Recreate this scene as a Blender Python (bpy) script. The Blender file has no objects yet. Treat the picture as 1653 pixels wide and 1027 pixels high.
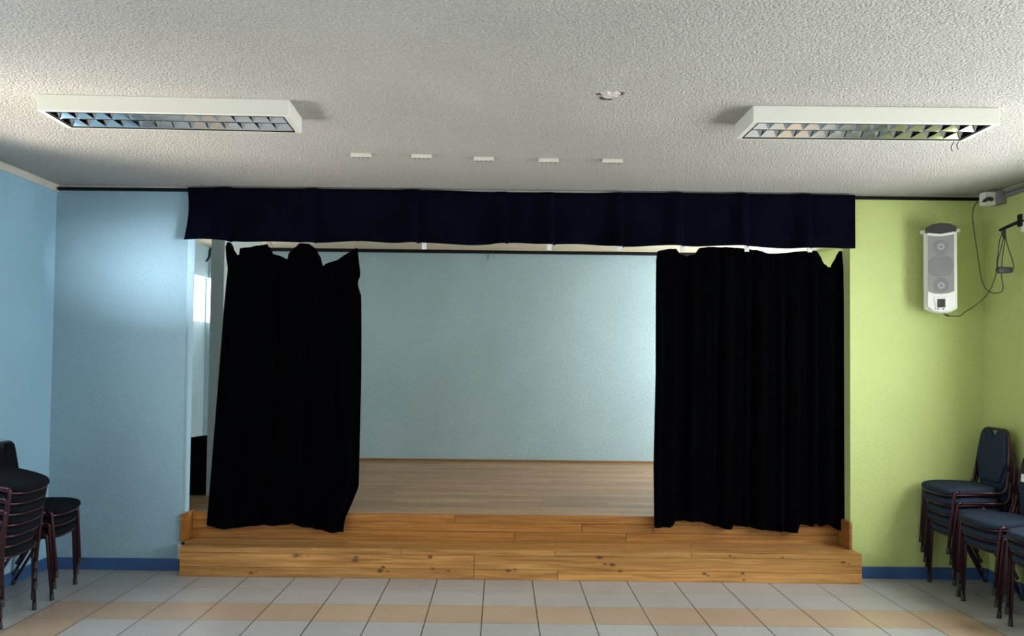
import bpy, bmesh, math, random
from mathutils import Vector, Matrix
random.seed(7)
C = bpy.context.scene.collection
PI = math.pi

# ------------------------------------------------------------------ dimensions
H_EYE = 1.518
XL, XR = -3.27, 3.525          # room side walls
YF = 5.79                      # stage-front wall (room face)
YFB = 5.93                     # its stage face
YB = -2.2                      # wall behind the camera
ZC = 2.79                      # room ceiling
OXL, OXR = -2.30, 2.55         # stage opening
ZLINT = 2.58
ZS = 0.395                     # stage floor
YS = 5.97                      # stage riser
YSB = 9.16                     # stage back wall
ZSC = 2.83                     # stage ceiling
SXL, SXR = -3.42, 3.55         # stage side walls

# ------------------------------------------------------------------ materials
def new_mat(name):
    m = bpy.data.materials.new(name); m.use_nodes = True
    nt = m.node_tree
    return m, nt, nt.nodes['Principled BSDF']

def N(nt, t, **kw):
    n = nt.nodes.new(t)
    for k, v in kw.items():
        setattr(n, k, v)
    return n

def L(nt, a, b): nt.links.new(a, b)

def simple(name, col, rough=0.5, metal=0.0, bump=0.0, bscale=80.0, spec=0.5, vary=0.0, vscale=6.0):
    m, nt, b = new_mat(name)
    b.inputs['Base Color'].default_value = (*col, 1)
    b.inputs['Roughness'].default_value = rough
    b.inputs['Metallic'].default_value = metal
    b.inputs['Specular IOR Level'].default_value = spec
    tc = N(nt, 'ShaderNodeTexCoord')
    nz = N(nt, 'ShaderNodeTexNoise'); nz.inputs['Scale'].default_value = bscale
    nz.inputs['Detail'].default_value = 3
    L(nt, tc.outputs['Object'], nz.inputs['Vector'])
    if bump:
        bp = N(nt, 'ShaderNodeBump'); bp.inputs['Strength'].default_value = bump
        bp.inputs['Distance'].default_value = 0.01
        L(nt, nz.outputs['Fac'], bp.inputs['Height']); L(nt, bp.outputs['Normal'], b.inputs['Normal'])
    if vary:
        n2 = N(nt, 'ShaderNodeTexNoise'); n2.inputs['Scale'].default_value = vscale
        n2.inputs['Detail'].default_value = 4
        L(nt, tc.outputs['Object'], n2.inputs['Vector'])
        hs = N(nt, 'ShaderNodeHueSaturation'); hs.inputs['Color'].default_value = (*col, 1)
        mr = N(nt, 'ShaderNodeMapRange')
        mr.inputs['From Min'].default_value = .3; mr.inputs['From Max'].default_value = .7
        mr.inputs['To Min'].default_value = 1 - vary; mr.inputs['To Max'].default_value = 1 + vary
        L(nt, n2.outputs['Fac'], mr.inputs['Value']); L(nt, mr.outputs['Result'], hs.inputs['Value'])
        L(nt, hs.outputs['Color'], b.inputs['Base Color'])
    return m

def stipple(name, col, scale, dist, rough=0.9, spec=.3, vary=.05, speck=0.0):
    """rough sprayed plaster: lumps of two sizes as bump"""
    m, nt, b = new_mat(name)
    b.inputs['Roughness'].default_value = rough
    b.inputs['Specular IOR Level'].default_value = spec
    tc = N(nt, 'ShaderNodeTexCoord')
    n1 = N(nt, 'ShaderNodeTexNoise'); n1.inputs['Scale'].default_value = scale; n1.inputs['Detail'].default_value = 4
    n1.inputs['Roughness'].default_value = .65
    v = N(nt, 'ShaderNodeTexVoronoi'); v.inputs['Scale'].default_value = scale * .75
    v.feature = 'SMOOTH_F1'
    L(nt, tc.outputs['Object'], n1.inputs['Vector']); L(nt, tc.outputs['Object'], v.inputs['Vector'])
    sub = N(nt, 'ShaderNodeMath', operation='SUBTRACT')
    L(nt, n1.outputs['Fac'], sub.inputs[0]); L(nt, v.outputs['Distance'], sub.inputs[1])
    bp = N(nt, 'ShaderNodeBump'); bp.inputs['Strength'].default_value = 1.0; bp.inputs['Distance'].default_value = dist
    L(nt, sub.outputs[0], bp.inputs['Height']); L(nt, bp.outputs['Normal'], b.inputs['Normal'])
    n2 = N(nt, 'ShaderNodeTexNoise'); n2.inputs['Scale'].default_value = 1.3; n2.inputs['Detail'].default_value = 5
    L(nt, tc.outputs['Object'], n2.inputs['Vector'])
    mr = N(nt, 'ShaderNodeMapRange'); mr.inputs['From Min'].default_value = .3; mr.inputs['From Max'].default_value = .7
    mr.inputs['To Min'].default_value = 1 - vary; mr.inputs['To Max'].default_value = 1 + vary
    L(nt, n2.outputs['Fac'], mr.inputs['Value'])
    hs = N(nt, 'ShaderNodeHueSaturation'); hs.inputs['Color'].default_value = (*col, 1)
    L(nt, mr.outputs['Result'], hs.inputs['Value']); L(nt, hs.outputs['Color'], b.inputs['Base Color'])
    if speck:       # random speckle in the colour, standing in for the stipple's fine shading
        n3 = N(nt, 'ShaderNodeTexNoise'); n3.inputs['Scale'].default_value = 95; n3.inputs['Detail'].default_value = 3
        L(nt, tc.outputs['Object'], n3.inputs['Vector'])
        m3 = N(nt, 'ShaderNodeMapRange'); m3.inputs['From Min'].default_value = .35; m3.inputs['From Max'].default_value = .65
        m3.inputs['To Min'].default_value = 1 - speck; m3.inputs['To Max'].default_value = 1 + speck
        L(nt, n3.outputs['Fac'], m3.inputs['Value'])
        mu = N(nt, 'ShaderNodeMath', operation='MULTIPLY'); L(nt, mr.outputs['Result'], mu.inputs[0]); L(nt, m3.outputs['Result'], mu.inputs[1])
        L(nt, mu.outputs[0], hs.inputs['Value'])
    return m

def tile_floor(name, x0, y0, s):
    """speckled grey tiles, one beige frame of tiles, thick seams along Y, fine ones across"""
    m, nt, b = new_mat(name)
    geo = N(nt, 'ShaderNodeNewGeometry')
    sep = N(nt, 'ShaderNodeSeparateXYZ'); L(nt, geo.outputs['Position'], sep.inputs[0])
    def mth(op, a, c=None):
        n = N(nt, 'ShaderNodeMath', operation=op)
        for i, q in enumerate((a, c)):
            if q is None: continue
            if isinstance(q, (int, float)): n.inputs[i].default_value = q
            else: L(nt, q, n.inputs[i])
        return n.outputs[0]
    u = mth('DIVIDE', mth('SUBTRACT', sep.outputs['X'], x0), s)
    v = mth('DIVIDE', mth('SUBTRACT', sep.outputs['Y'], y0), s)
    iu, iv = mth('FLOOR', u), mth('FLOOR', v)
    fu, fv = mth('FRACT', u), mth('FRACT', v)
    du = mth('MINIMUM', fu, mth('SUBTRACT', 1.0, fu)); dv = mth('MINIMUM', fv, mth('SUBTRACT', 1.0, fv))
    gu = mth('LESS_THAN', du, .0095); gv = mth('LESS_THAN', dv, .0065)
    def eq(a, k): return mth('COMPARE', a, k) if False else mth('LESS_THAN', mth('ABSOLUTE', mth('SUBTRACT', a, k)), .5)
    inrow = mth('MULTIPLY', eq(iv, 0), mth('MULTIPLY', mth('GREATER_THAN', iu, -8.5), mth('LESS_THAN', iu, 8.5)))
    incol = mth('MULTIPLY', mth('MAXIMUM', eq(iu, -8), eq(iu, 8)), mth('LESS_THAN', iv, .5))
    beige = mth('MINIMUM', mth('ADD', inrow, incol), 1.0)
    comb = N(nt, 'ShaderNodeCombineXYZ'); L(nt, iu, comb.inputs[0]); L(nt, iv, comb.inputs[1])
    wn = N(nt, 'ShaderNodeTexWhiteNoise', noise_dimensions='2D'); L(nt, comb.outputs[0], wn.inputs['Vector'])
    mix = N(nt, 'ShaderNodeMix', data_type='RGBA')
    mix.inputs[6].default_value = (.385, .375, .36, 1); mix.inputs[7].default_value = (.42, .305, .21, 1)
    L(nt, beige, mix.inputs[0])
    tc = N(nt, 'ShaderNodeTexCoord')
    sp = N(nt, 'ShaderNodeTexNoise'); sp.inputs['Scale'].default_value = 160; sp.inputs['Detail'].default_value = 2
    L(nt, tc.outputs['Object'], sp.inputs['Vector'])
    st = N(nt, 'ShaderNodeTexNoise'); st.inputs['Scale'].default_value = 5; st.inputs['Detail'].default_value = 5
    L(nt, tc.outputs['Object'], st.inputs['Vector'])
    val = mth('ADD', mth('ADD', mth('MULTIPLY', wn.outputs['Value'], .10), mth('MULTIPLY', sp.outputs['Fac'], .36)),
              mth('ADD', mth('MULTIPLY', st.outputs['Fac'], .16), .68))
    hs = N(nt, 'ShaderNodeHueSaturation'); L(nt, mix.outputs[2], hs.inputs['Color']); L(nt, val, hs.inputs['Value'])
    g1 = N(nt, 'ShaderNodeMix', data_type='RGBA'); g1.inputs[7].default_value = (.17, .155, .14, 1)
    L(nt, mth('MULTIPLY', gv, .8), g1.inputs[0]); L(nt, hs.outputs['Color'], g1.inputs[6])
    g2 = N(nt, 'ShaderNodeMix', data_type='RGBA'); g2.inputs[7].default_value = (.03, .028, .025, 1)
    L(nt, gu, g2.inputs[0]); L(nt, g1.outputs[2], g2.inputs[6])
    L(nt, g2.outputs[2], b.inputs['Base Color'])
    b.inputs['Roughness'].default_value = .32
    b.inputs['Specular IOR Level'].default_value = .35
    bp = N(nt, 'ShaderNodeBump'); bp.inputs['Strength'].default_value = .4; bp.inputs['Distance'].default_value = .003
    L(nt, mth('SUBTRACT', 1.0, mth('MAXIMUM', gu, gv)), bp.inputs['Height']); L(nt, bp.outputs['Normal'], b.inputs['Normal'])
    return m

def wood(name, dark, light, grain=(1.2, 26, 26), knots=(), rough=.42, kcol=(.075, .027, .012), tone_amt=.35, contrast=.5):
    """grain runs along X; per-board tone comes from the colour attribute 'tone'; knots at given x,y,z,r"""
    m, nt, b = new_mat(name)
    tc = N(nt, 'ShaderNodeTexCoord')
    at = N(nt, 'ShaderNodeAttribute'); at.attribute_name = 'tone'
    mp = N(nt, 'ShaderNodeMapping'); mp.inputs['Scale'].default_value = grain
    L(nt, tc.outputs['Object'], mp.inputs['Vector'])
    off = N(nt, 'ShaderNodeVectorMath', operation='MULTIPLY_ADD')
    off.inputs[1].default_value = (37, 11, 23)
    L(nt, at.outputs['Color'], off.inputs[0]); L(nt, mp.outputs['Vector'], off.inputs[2])
    n1 = N(nt, 'ShaderNodeTexNoise'); n1.inputs['Scale'].default_value = 1.6; n1.inputs['Detail'].default_value = 6
    n1.inputs['Distortion'].default_value = .9
    L(nt, off.outputs['Vector'], n1.inputs['Vector'])
    rp = N(nt, 'ShaderNodeValToRGB')
    rp.color_ramp.elements[0].position = .5 - contrast / 2; rp.color_ramp.elements[0].color = (*dark, 1)
    rp.color_ramp.elements[1].position = .5 + contrast / 2; rp.color_ramp.elements[1].color = (*light, 1)
    L(nt, n1.outputs['Fac'], rp.inputs['Fac'])
    mr = N(nt, 'ShaderNodeMapRange'); mr.inputs['To Min'].default_value = 1 - tone_amt; mr.inputs['To Max'].default_value = 1 + tone_amt
    L(nt, at.outputs['Fac'], mr.inputs['Value'])
    hs = N(nt, 'ShaderNodeHueSaturation'); L(nt, rp.outputs['Color'], hs.inputs['Color']); L(nt, mr.outputs['Result'], hs.inputs['Value'])
    knots = [(a, b2, c, r * .8) for a, b2, c, r in knots]
    col = hs.outputs['Color']
    if knots:
        dn = N(nt, 'ShaderNodeTexNoise'); dn.inputs['Scale'].default_value = 30
        L(nt, tc.outputs['Object'], dn.inputs['Vector'])
        for (kx, ky, kz, r) in knots:
            d = N(nt, 'ShaderNodeVectorMath', operation='SUBTRACT'); d.inputs[1].default_value = (kx, ky, kz)
            L(nt, tc.outputs['Object'], d.inputs[0])
            sc = N(nt, 'ShaderNodeVectorMath', operation='MULTIPLY'); sc.inputs[1].default_value = (.65, 1, 1.2)
            L(nt, d.outputs[0], sc.inputs[0])
            ln = N(nt, 'ShaderNodeVectorMath', operation='LENGTH'); L(nt, sc.outputs[0], ln.inputs[0])
            ad = N(nt, 'ShaderNodeMath', operation='MULTIPLY_ADD'); ad.inputs[1].default_value = r * 1.6; 
            L(nt, dn.outputs['Fac'], ad.inputs[0]); L(nt, ln.outputs['Value'], ad.inputs[2])
            mk = N(nt, 'ShaderNodeMapRange'); mk.inputs['From Min'].default_value = r * 1.1; mk.inputs['From Max'].default_value = r * 2.3
            mk.inputs['To Min'].default_value = .95; mk.inputs['To Max'].default_value = 0
            L(nt, ad.outputs[0], mk.inputs['Value'])
            mx = N(nt, 'ShaderNodeMix', data_type='RGBA'); mx.inputs[7].default_value = (*kcol, 1)
            L(nt, mk.outputs['Result'], mx.inputs[0]); L(nt, col, mx.inputs[6]); col = mx.outputs[2]
    L(nt, col, b.inputs['Base Color'])
    b.inputs['Roughness'].default_value = rough
    b.inputs['Specular IOR Level'].default_value = .4
    return m

def velvet(name, col, sheen=.045):
    m, nt, b = new_mat(name)
    b.inputs['Roughness'].default_value = .95
    b.inputs['Specular IOR Level'].default_value = .02
    b.inputs['Sheen Weight'].default_value = sheen
    b.inputs['Sheen Roughness'].default_value = .35
    b.inputs['Sheen Tint'].default_value = (.25, .32, .8, 1)
    tc = N(nt, 'ShaderNodeTexCoord')
    nz = N(nt, 'ShaderNodeTexNoise'); nz.inputs['Scale'].default_value = 4; nz.inputs['Detail'].default_value = 5
    L(nt, tc.outputs['Object'], nz.inputs['Vector'])
    rp = N(nt, 'ShaderNodeValToRGB')
    rp.color_ramp.elements[0].position = .35; rp.color_ramp.elements[0].color = (*[c * .75 for c in col], 1)
    rp.color_ramp.elements[1].position = .7; rp.color_ramp.elements[1].color = (*[c * 1.3 for c in col], 1)
    L(nt, nz.outputs['Fac'], rp.inputs['Fac']); L(nt, rp.outputs['Color'], b.inputs['Base Color'])
    return m

M = {}
BLUE = (.27, .41, .49)
M['blue'] = stipple('blue_wall_paint', BLUE, 120, .0018, rough=.42, spec=.35, vary=.05)
M['blue_side'] = stipple('blue_side_wall_paint', (.29, .49, .63), 90, .0015, rough=.5, spec=.3, vary=.04)
M['teal'] = stipple('stage_wall_paint', (.35, .475, .525), 110, .003, rough=.42, spec=.35, vary=.06)
M['jamb_blue'] = stipple('jamb_paint', (.42, .49, .47), 50, .002, rough=.5)
M['green'] = stipple('green_wall_paint', (.485, .56, .21), 120, .0028, rough=.5, spec=.3, vary=.04)
M['ceiling'] = stipple('stippled_ceiling', (.61, .58, .535), 140, .018, rough=.95, spec=.2, vary=.06, speck=.15)
M['white_wall'] = stipple('pale_wall_paint', (.6, .58, .52), 50, .002)
M['floor'] = tile_floor('floor_tiles', -.094, 4.694, .333)
M['blue_base'] = simple('blue_gloss_paint', (.035, .095, .24), .35, bump=.1, vary=.1)
M['cream'] = simple('cream_paint', (.55, .52, .45), .5, vary=.06)
M['black'] = simple('black_metal', (.004, .004, .005), .6, spec=.2)
M['velvet'] = velvet('navy_velvet', (.0005, .00055, .0012))
M['velvet_valance'] = velvet('navy_valance_cloth', (.0016, .0020, .0055), .07)
M['black_cloth'] = simple('black_cloth', (.002, .002, .003), .95, spec=.05, bump=.3, bscale=30)
M['white_metal'] = simple('white_enamel', (.66, .65, .58), .4, vary=.02)
M['mirror'] = simple('bright_aluminium', (.82, .83, .85), .09, metal=1.0)
M['grey_plastic'] = simple('grey_plastic', (.20, .20, .195), .5)
M['white_plastic'] = simple('white_plastic', (.78, .78, .76), .35)
M['dark_plastic'] = simple('dark_plastic', (.02, .021, .024), .4)
M['cap_dark'] = simple('dark_grey_plastic', (.03, .03, .028), .45)
M['grille'] = simple('grey_grille', (.30, .30, .29), .6, bump=.5, bscale=700)
M['cone'] = simple('speaker_cone', (.21, .21, .205), .6, bump=.3, bscale=700)
M['ring'] = simple('pale_ring', (.40, .40, .385), .5)
M['screen'] = simple('dark_screen', (.045, .055, .05), .15)
M['tube'] = simple('burgundy_tube', (.040, .012, .018), .28, metal=.35)
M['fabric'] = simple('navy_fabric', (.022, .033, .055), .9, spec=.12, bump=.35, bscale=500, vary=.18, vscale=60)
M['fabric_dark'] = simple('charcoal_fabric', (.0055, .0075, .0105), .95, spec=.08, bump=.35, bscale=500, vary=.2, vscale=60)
M['rubber'] = simple('black_rubber', (.012, .012, .012), .7)
M['paper'] = simple('white_paper', (.85, .86, .88), .7)
M['plaster'] = stipple('torn_plaster', (.66, .58, .53), 90, .01)
M['plaster_dark'] = simple('bare_board', (.10, .085, .07), .9, bump=.5)
M['pink_hook'] = simple('pink_hook_tape', (.36, .2, .15), .6)
M['laminate'] = wood('stage_laminate', (.17, .095, .045), (.37, .235, .13), grain=(1.0, 30, 30), rough=.40, tone_amt=.2, contrast=.45)
M['pine_ceiling'] = wood('pale_ceiling_boards', (.52, .43, .30), (.66, .58, .44), grain=(1.0, 12, 12), rough=.6, tone_amt=.08,
                         knots=[(-1.35, 8.5, 2.82, .03), (-1.1, 8.6, 2.82, .025), (-1.02, 8.45, 2.82, .03), (-.5, 8.6, 2.82, .03)], kcol=(.22, .12, .05))

# ------------------------------------------------------------------ mesh building
def link(o, parent=None):
    C.objects.link(o)
    if parent is not None: o.parent = parent
    return o

def obj(name, bm, mat, parent=None, smooth=False, bevel=0.0, seg=2, loc=(0, 0, 0)):
    me = bpy.data.meshes.new(name)
    bmesh.ops.recalc_face_normals(bm, faces=bm.faces)
    bm.to_mesh(me); bm.free()
    me.materials.append(mat)
    if smooth:
        for p in me.polygons: p.use_smooth = True
    o = bpy.data.objects.new(name, me); o.location = loc
    link(o, parent)
    if bevel:
        md = o.modifiers.new('bevel', 'BEVEL'); md.width = bevel; md.segments = seg; md.limit_method = 'ANGLE'
        md.angle_limit = math.radians(40)
    return o

def empty(name, loc=(0, 0, 0), rz=0.0):
    o = bpy.data.objects.new(name, None); o.location = loc; o.rotation_euler = (0, 0, rz); o.empty_display_size = .1
    return link(o)

def tag(o, label, cat, group=None):
    o['label'] = label; o['category'] = cat
    if group: o['group'] = group
    return o

def struct(name, bm, mat, parent=None, **kw):
    o = obj(name, bm, mat, parent, **kw)
    if parent is None: o['kind'] = 'structure'
    return o

def box(bm, x0, x1, y0, y1, z0, z1):
    vs = [bm.verts.new((x, y, z)) for x in (x0, x1) for y in (y0, y1) for z in (z0, z1)]
    for f in ((0, 1, 3, 2), (4, 6, 7, 5), (0, 4, 5, 1), (2, 3, 7, 6), (0, 2, 6, 4), (1, 5, 7, 3)):
        bm.faces.new([vs[i] for i in f])
    return vs

def fillet(pts, rads, n=6):
    """round the inner corners of a polyline"""
    out = [Vector(pts[0])]
    for i in range(1, len(pts) - 1):
        p0, p, p1 = Vector(pts[i - 1]), Vector(pts[i]), Vector(pts[i + 1])
        r = rads[i] if isinstance(rads, (list, tuple)) else rads
        a, c = (p0 - p), (p1 - p)
        d = min(r, a.length * .49, c.length * .49)
        A, B = p + a.normalized() * d, p + c.normalized() * d
        for k in range(n + 1):
            t = k / n
            out.append((1 - t) ** 2 * A + 2 * t * (1 - t) * p + t * t * B)
    out.append(Vector(pts[-1]))
    return out

def tube(bm, pts, r, n=10, caps=True):
    pts = [Vector(p) for p in pts]
    rr = r if isinstance(r, (list, tuple)) else [r] * len(pts)
    prev, up = None, None
    for i, p in enumerate(pts):
        t = (pts[min(i + 1, len(pts) - 1)] - pts[max(i - 1, 0)]).normalized()
        if up is None:
            up = t.orthogonal().normalized()
        else:
            up = (up - t * up.dot(t)).normalized()
        sd = t.cross(up)
        ring = [bm.verts.new(p + rr[i] * (math.cos(2 * PI * k / n) * up + math.sin(2 * PI * k / n) * sd)) for k in range(n)]
        if prev:
            for k in range(n): bm.faces.new((prev[k], prev[(k + 1) % n], ring[(k + 1) % n], ring[k]))
        elif caps: bm.faces.new(ring[::-1])
        prev = ring
    if caps: bm.faces.new(prev)

def prism(bm, outline, axis, a, b):
    """extrude a 2D outline between a and b along axis ('x','y','z')"""
    def P(u, v, w): return {'x': (w, u, v), 'y': (u, w, v), 'z': (u, v, w)}[axis]
    A = [bm.verts.new(P(u, v, a)) for u, v in outline]; B = [bm.verts.new(P(u, v, b)) for u, v in outline]
    n = len(outline)
    bm.faces.new(A); bm.faces.new(B[::-1])
    for i in range(n): bm.faces.new((A[i], A[(i + 1) % n], B[(i + 1) % n], B[i]))

def disc(bm, cx, cz, r0, r1, y0, y1, n=28):
    """a ring (r0..r1) in the XZ plane between y0 (front) and y1"""
    for k in range(n):
        a0, a1 = 2 * PI * k / n, 2 * PI * (k + 1) / n
        q = []
        for a in (a0, a1):
            for r in (r0, r1):
                for y in (y0, y1):
                    q.append(bm.verts.new((cx + r * math.cos(a), y, cz + r * math.sin(a))))
        bm.faces.new((q[0], q[2], q[6], q[4])); bm.faces.new((q[2], q[3], q[7], q[6])); 
        if r0 > 0: bm.faces.new((q[0], q[4], q[5], q[1]))
    bmesh.ops.remove_doubles(bm, verts=bm.verts, dist=1e-6)

def grid_sheet(fn, nu, nv, bm=None):
    bm = bm or bmesh.new()
    V = [[bm.verts.new(fn(i / nu, j / nv)) for j in range(nv + 1)] for i in range(nu + 1)]
    for i in range(nu):
        for j in range(nv):
            bm.faces.new((V[i][j], V[i + 1][j], V[i + 1][j + 1], V[i][j + 1]))
    return bm

def boards(bm_list_rows, name, mat, parent=None, gap=.0028, vgap=.0018):
    """rows of boards: each board is (x0,x1,y0,y1,z0,z1); every board gets its own tone"""
    bm = bmesh.new()
    lay = bm.verts.layers.float_color.new('tone')
    for bd in bm_list_rows:
        x0, x1, y0, y1, z0, z1 = bd
        e = vgap * .5
        ey = e if (y1 - y0) > (z1 - z0) else 0
        ez = 0 if ey else e
        vs = box(bm, x0 + gap * .5, x1 - gap * .5, y0 + ey, y1 - ey, z0 + ez, z1 - ez)
        t = random.random()
        for v in vs: v[lay] = (t, t, t, 1)
    return obj(name, bm, mat, parent, bevel=.0012, seg=1)

def interp(tab, x):
    if x <= tab[0][0]: return tab[0][1]
    for (a, p), (b, q) in zip(tab, tab[1:]):
        if x <= b:
            return p + (q - p) * (x - a) / (b - a) if b > a else q
    return tab[-1][1]

# ------------------------------------------------------------------ room shell
bm = bmesh.new(); box(bm, SXL - .25, SXR + .25, YB - .2, YSB + .2, -.15, 0)
struct('floor', bm, M['floor'])
bm = bmesh.new(); box(bm, XL - .2, XR + .2, YB - .2, YF, ZC, ZC + .15)
struct('ceiling', bm, M['ceiling'])

def wall_x(name, x0, x1, y0, y1, z0, z1, holes, mat):
    """wall running along Y with rectangular window holes (ya, yb, za, zb), sorted by y"""
    bm = bmesh.new(); y = y0
    for (ya, yb, za, zb) in holes:
        if ya > y: box(bm, x0, x1, y, ya, z0, z1)
        box(bm, x0, x1, ya, yb, z0, za); box(bm, x0, x1, ya, yb, zb, z1); y = yb
    if y < y1: box(bm, x0, x1, y, y1, z0, z1)
    return struct(name, bm, mat)

WL = [(-1.0, .9, 1.0, 2.25), (1.5, 2.9, 1.0, 2.25), (3.2, 4.35, 1.0, 2.25)]
WR = [(-1.0, .9, 1.0, 2.25), (1.5, 3.0, 1.0, 2.25), (3.4, 4.85, .95, 2.3)]
wall_x('wall_left', XL - .2, XL, YB, YF, 0, ZC, WL, M['blue_side'])
wall_x('wall_right', XR, XR + .2, YB, YF, 0, ZC, WR, M['green'])
bm = bmesh.new(); box(bm, XL - .2, XR + .2, YB - .2, YB, 0, ZC); struct('wall_back', bm, M['white_wall'])
bm = bmesh.new(); box(bm, SXL - .25, OXL, YF, YFB, 0, ZC + .15)
struct('wall_front_blue', bm, M['blue'])
bm = bmesh.new(); box(bm, OXR, SXR + .25, YF, YFB, 0, ZC + .15)
struct('wall_front_green', bm, M['green'])
bm = bmesh.new(); box(bm, OXL, OXR, YF, YFB, ZLINT, ZC + .15)
struct('wall_front_lintel', bm, M['jamb_blue'])

wn = 0
PANES = {}
def sky_pane(strength):
    """bright sky seen through a window pane"""
    if strength == 0 and 0 not in PANES:      # clear glass: daylight outside comes through it
        m = bpy.data.materials.new('clear_glass'); m.use_nodes = True; nt = m.node_tree
        tr = N(nt, 'ShaderNodeBsdfTransparent'); gl = N(nt, 'ShaderNodeBsdfGlossy'); gl.inputs['Roughness'].default_value = .02
        mx = N(nt, 'ShaderNodeMixShader'); mx.inputs[0].default_value = .06
        L(nt, tr.outputs[0], mx.inputs[1]); L(nt, gl.outputs[0], mx.inputs[2]); L(nt, mx.outputs[0], nt.nodes['Material Output'].inputs['Surface'])
        PANES[0] = m
    if strength not in PANES:
        m, nt, b = new_mat('daylit_pane')
        b.inputs['Base Color'].default_value = (.8, .85, .9, 1); b.inputs['Roughness'].default_value = .2
        b.inputs['Emission Color'].default_value = (.91, .965, 1.0, 1); b.inputs['Emission Strength'].default_value = strength
        PANES[strength] = m
    return PANES[strength]
def window(x0, x1, ya, yb, za, zb, along='y', mull=1, f=.05, glow=8.0, out=-1):
    """frame with mullions inside a wall hole"""
    global wn; wn += 1
    bm = bmesh.new()
    def bx(a0, a1, z0, z1):
        if along == 'y': box(bm, x0, x1, a0, a1, z0, z1)
        else: box(bm, a0, a1, x0, x1, z0, z1)
    bx(ya, ya + f, za, zb); bx(yb - f, yb, za, zb); bx(ya + f, yb - f, za, za + f); bx(ya + f, yb - f, zb - f, zb)
    for k in range(1, mull + 1):
        c = ya + (yb - ya) * k / (mull + 1); bx(c - .02, c + .02, za + f, zb - f)
    wf = struct('window_%d' % wn, bm, M['white_metal'])
    bm = bmesh.new(); p0 = x0 - .012 if out < 0 else x1 + .004
    if along == 'y': box(bm, p0, p0 + .008, ya + .001, yb - .001, za + .001, zb - .001)
    else: box(bm, ya + .001, yb - .001, p0, p0 + .008, za + .001, zb - .001)
    obj('pane', bm, sky_pane(glow), wf)
    return wf

for h in WL: window(XL - .13, XL - .08, *h, mull=1, glow=0)
for h in WR: window(XR + .08, XR + .13, *h, mull=1, glow=0, out=1)

# skirting (blue)
def plain_box(name, b, mat, bevel=.003):
    bm = bmesh.new(); box(bm, *b); return struct(name, bm, mat, bevel=bevel)
plain_box('baseboard_left', (XL, XL + .012, YB, YF, 0, .085), M['blue_base'])
plain_box('baseboard_right', (XR - .012, XR, YB, YF, 0, .085), M['blue_base'])
plain_box('baseboard_front_blue', (XL + .012, OXL - .005, YF - .012, YF, 0, .085), M['blue_base'])
plain_box('baseboard_front_green', (OXR + .03, XR - .012, YF - .012, YF, 0, .085), M['blue_base'])
# cornice strips
bm = bmesh.new(); prism(bm, [(XL, ZC), (XL + .03, ZC), (XL + .03, ZC - .012), (XL + .012, ZC - .045), (XL, ZC - .045)], 'y', YB, YF)
struct('trim_1', bm, M['cream'])
bm = bmesh.new(); box(bm, XL + .03, XR, YF - .016, YF, ZC - .012, ZC)
struct('trim_2', bm, M['cream'])
# cream strip at the foot of the opening, beside the step
plain_box('trim_3', (OXL - .018, -2.248, YF - .02, YF - .001, .085, .186), M['cream'])
# thin paint seam across blue wall
# ------------------------------------------------------------------ stage shell
bm = bmesh.new(); box(bm, SXL - .2, SXR + .2, YSB, YSB + .2, 0, ZSC + .2); 
# back wall with a clerestory opening in the wing
bm.free(); bm = bmesh.new()
BWX0, BWX1, BWZ0, BWZ1 = -3.41, -2.75, 1.96, 2.47
box(bm, SXL - .2, BWX0, YSB, YSB + .2, 0, ZSC); box(bm, BWX1, SXR + .2, YSB, YSB + .2, 0, ZSC)
box(bm, BWX0, BWX1, YSB, YSB + .2, 0, BWZ0); box(bm, BWX0, BWX1, YSB, YSB + .2, BWZ1, ZSC)
struct('wall_stage_back', bm, M['teal'])
SWL = [(7.9, 9.15, 1.96, 2.47)]
wall_x('wall_stage_left', SXL - .2, SXL, YFB, YSB, 0, ZSC, SWL, M['teal'])
SWR = [(7.3, 8.85, 1.0, 2.5)]
wall_x('wall_stage_right', SXR, SXR + .2, YFB, YSB, 0, ZSC, SWR, M['green'])
window(SXL - .012, SXL - .002, *SWL[0], mull=0, f=.006, glow=4.0)
window(YSB + .002, YSB + .012, BWX0, BWX1, BWZ0, BWZ1, along='x', mull=0, f=.006, glow=4.0, out=1)
window(SXR + .08, SXR + .13, *SWR[0], mull=2, glow=28.0, out=1)
# stage ceiling boards
rows = []
y = YFB
k = 0
while y < YSB:
    rows.append((SXL - .2, -.4 if k % 2 else .9, y, min(y + .24, YSB) - .002, ZSC, ZSC + .03))
    rows.append((-.4 if k % 2 else .9, SXR + .2, y, min(y + .24, YSB) - .002, ZSC, ZSC + .03))
    y += .24; k += 1
o = boards(rows, 'ceiling_stage', M['pine_ceiling']); o['kind'] = 'structure'
bm = bmesh.new(); box(bm, SXL - .2, SXR + .2, YFB, YSB + .2, ZSC + .04, ZSC + .1); struct('ceiling_stage_deck', bm, M['cream'])
# wing partition (its pale end is seen between jamb and curtain)
bm = bmesh.new(); box(bm, -2.435, -2.325, 6.63, 7.66, ZS, ZSC)
struct('wall_wing_partition', bm, M['jamb_blue'])
# soffits over the wing windows
bm = bmesh.new(); box(bm, SXL, SXL + .04, 6.9, YSB, 2.47, ZSC); box(bm, SXL + .04, -2.7, YSB - .04, YSB, 2.47, ZSC)
struct('trim_4', bm, M['teal'])
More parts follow.
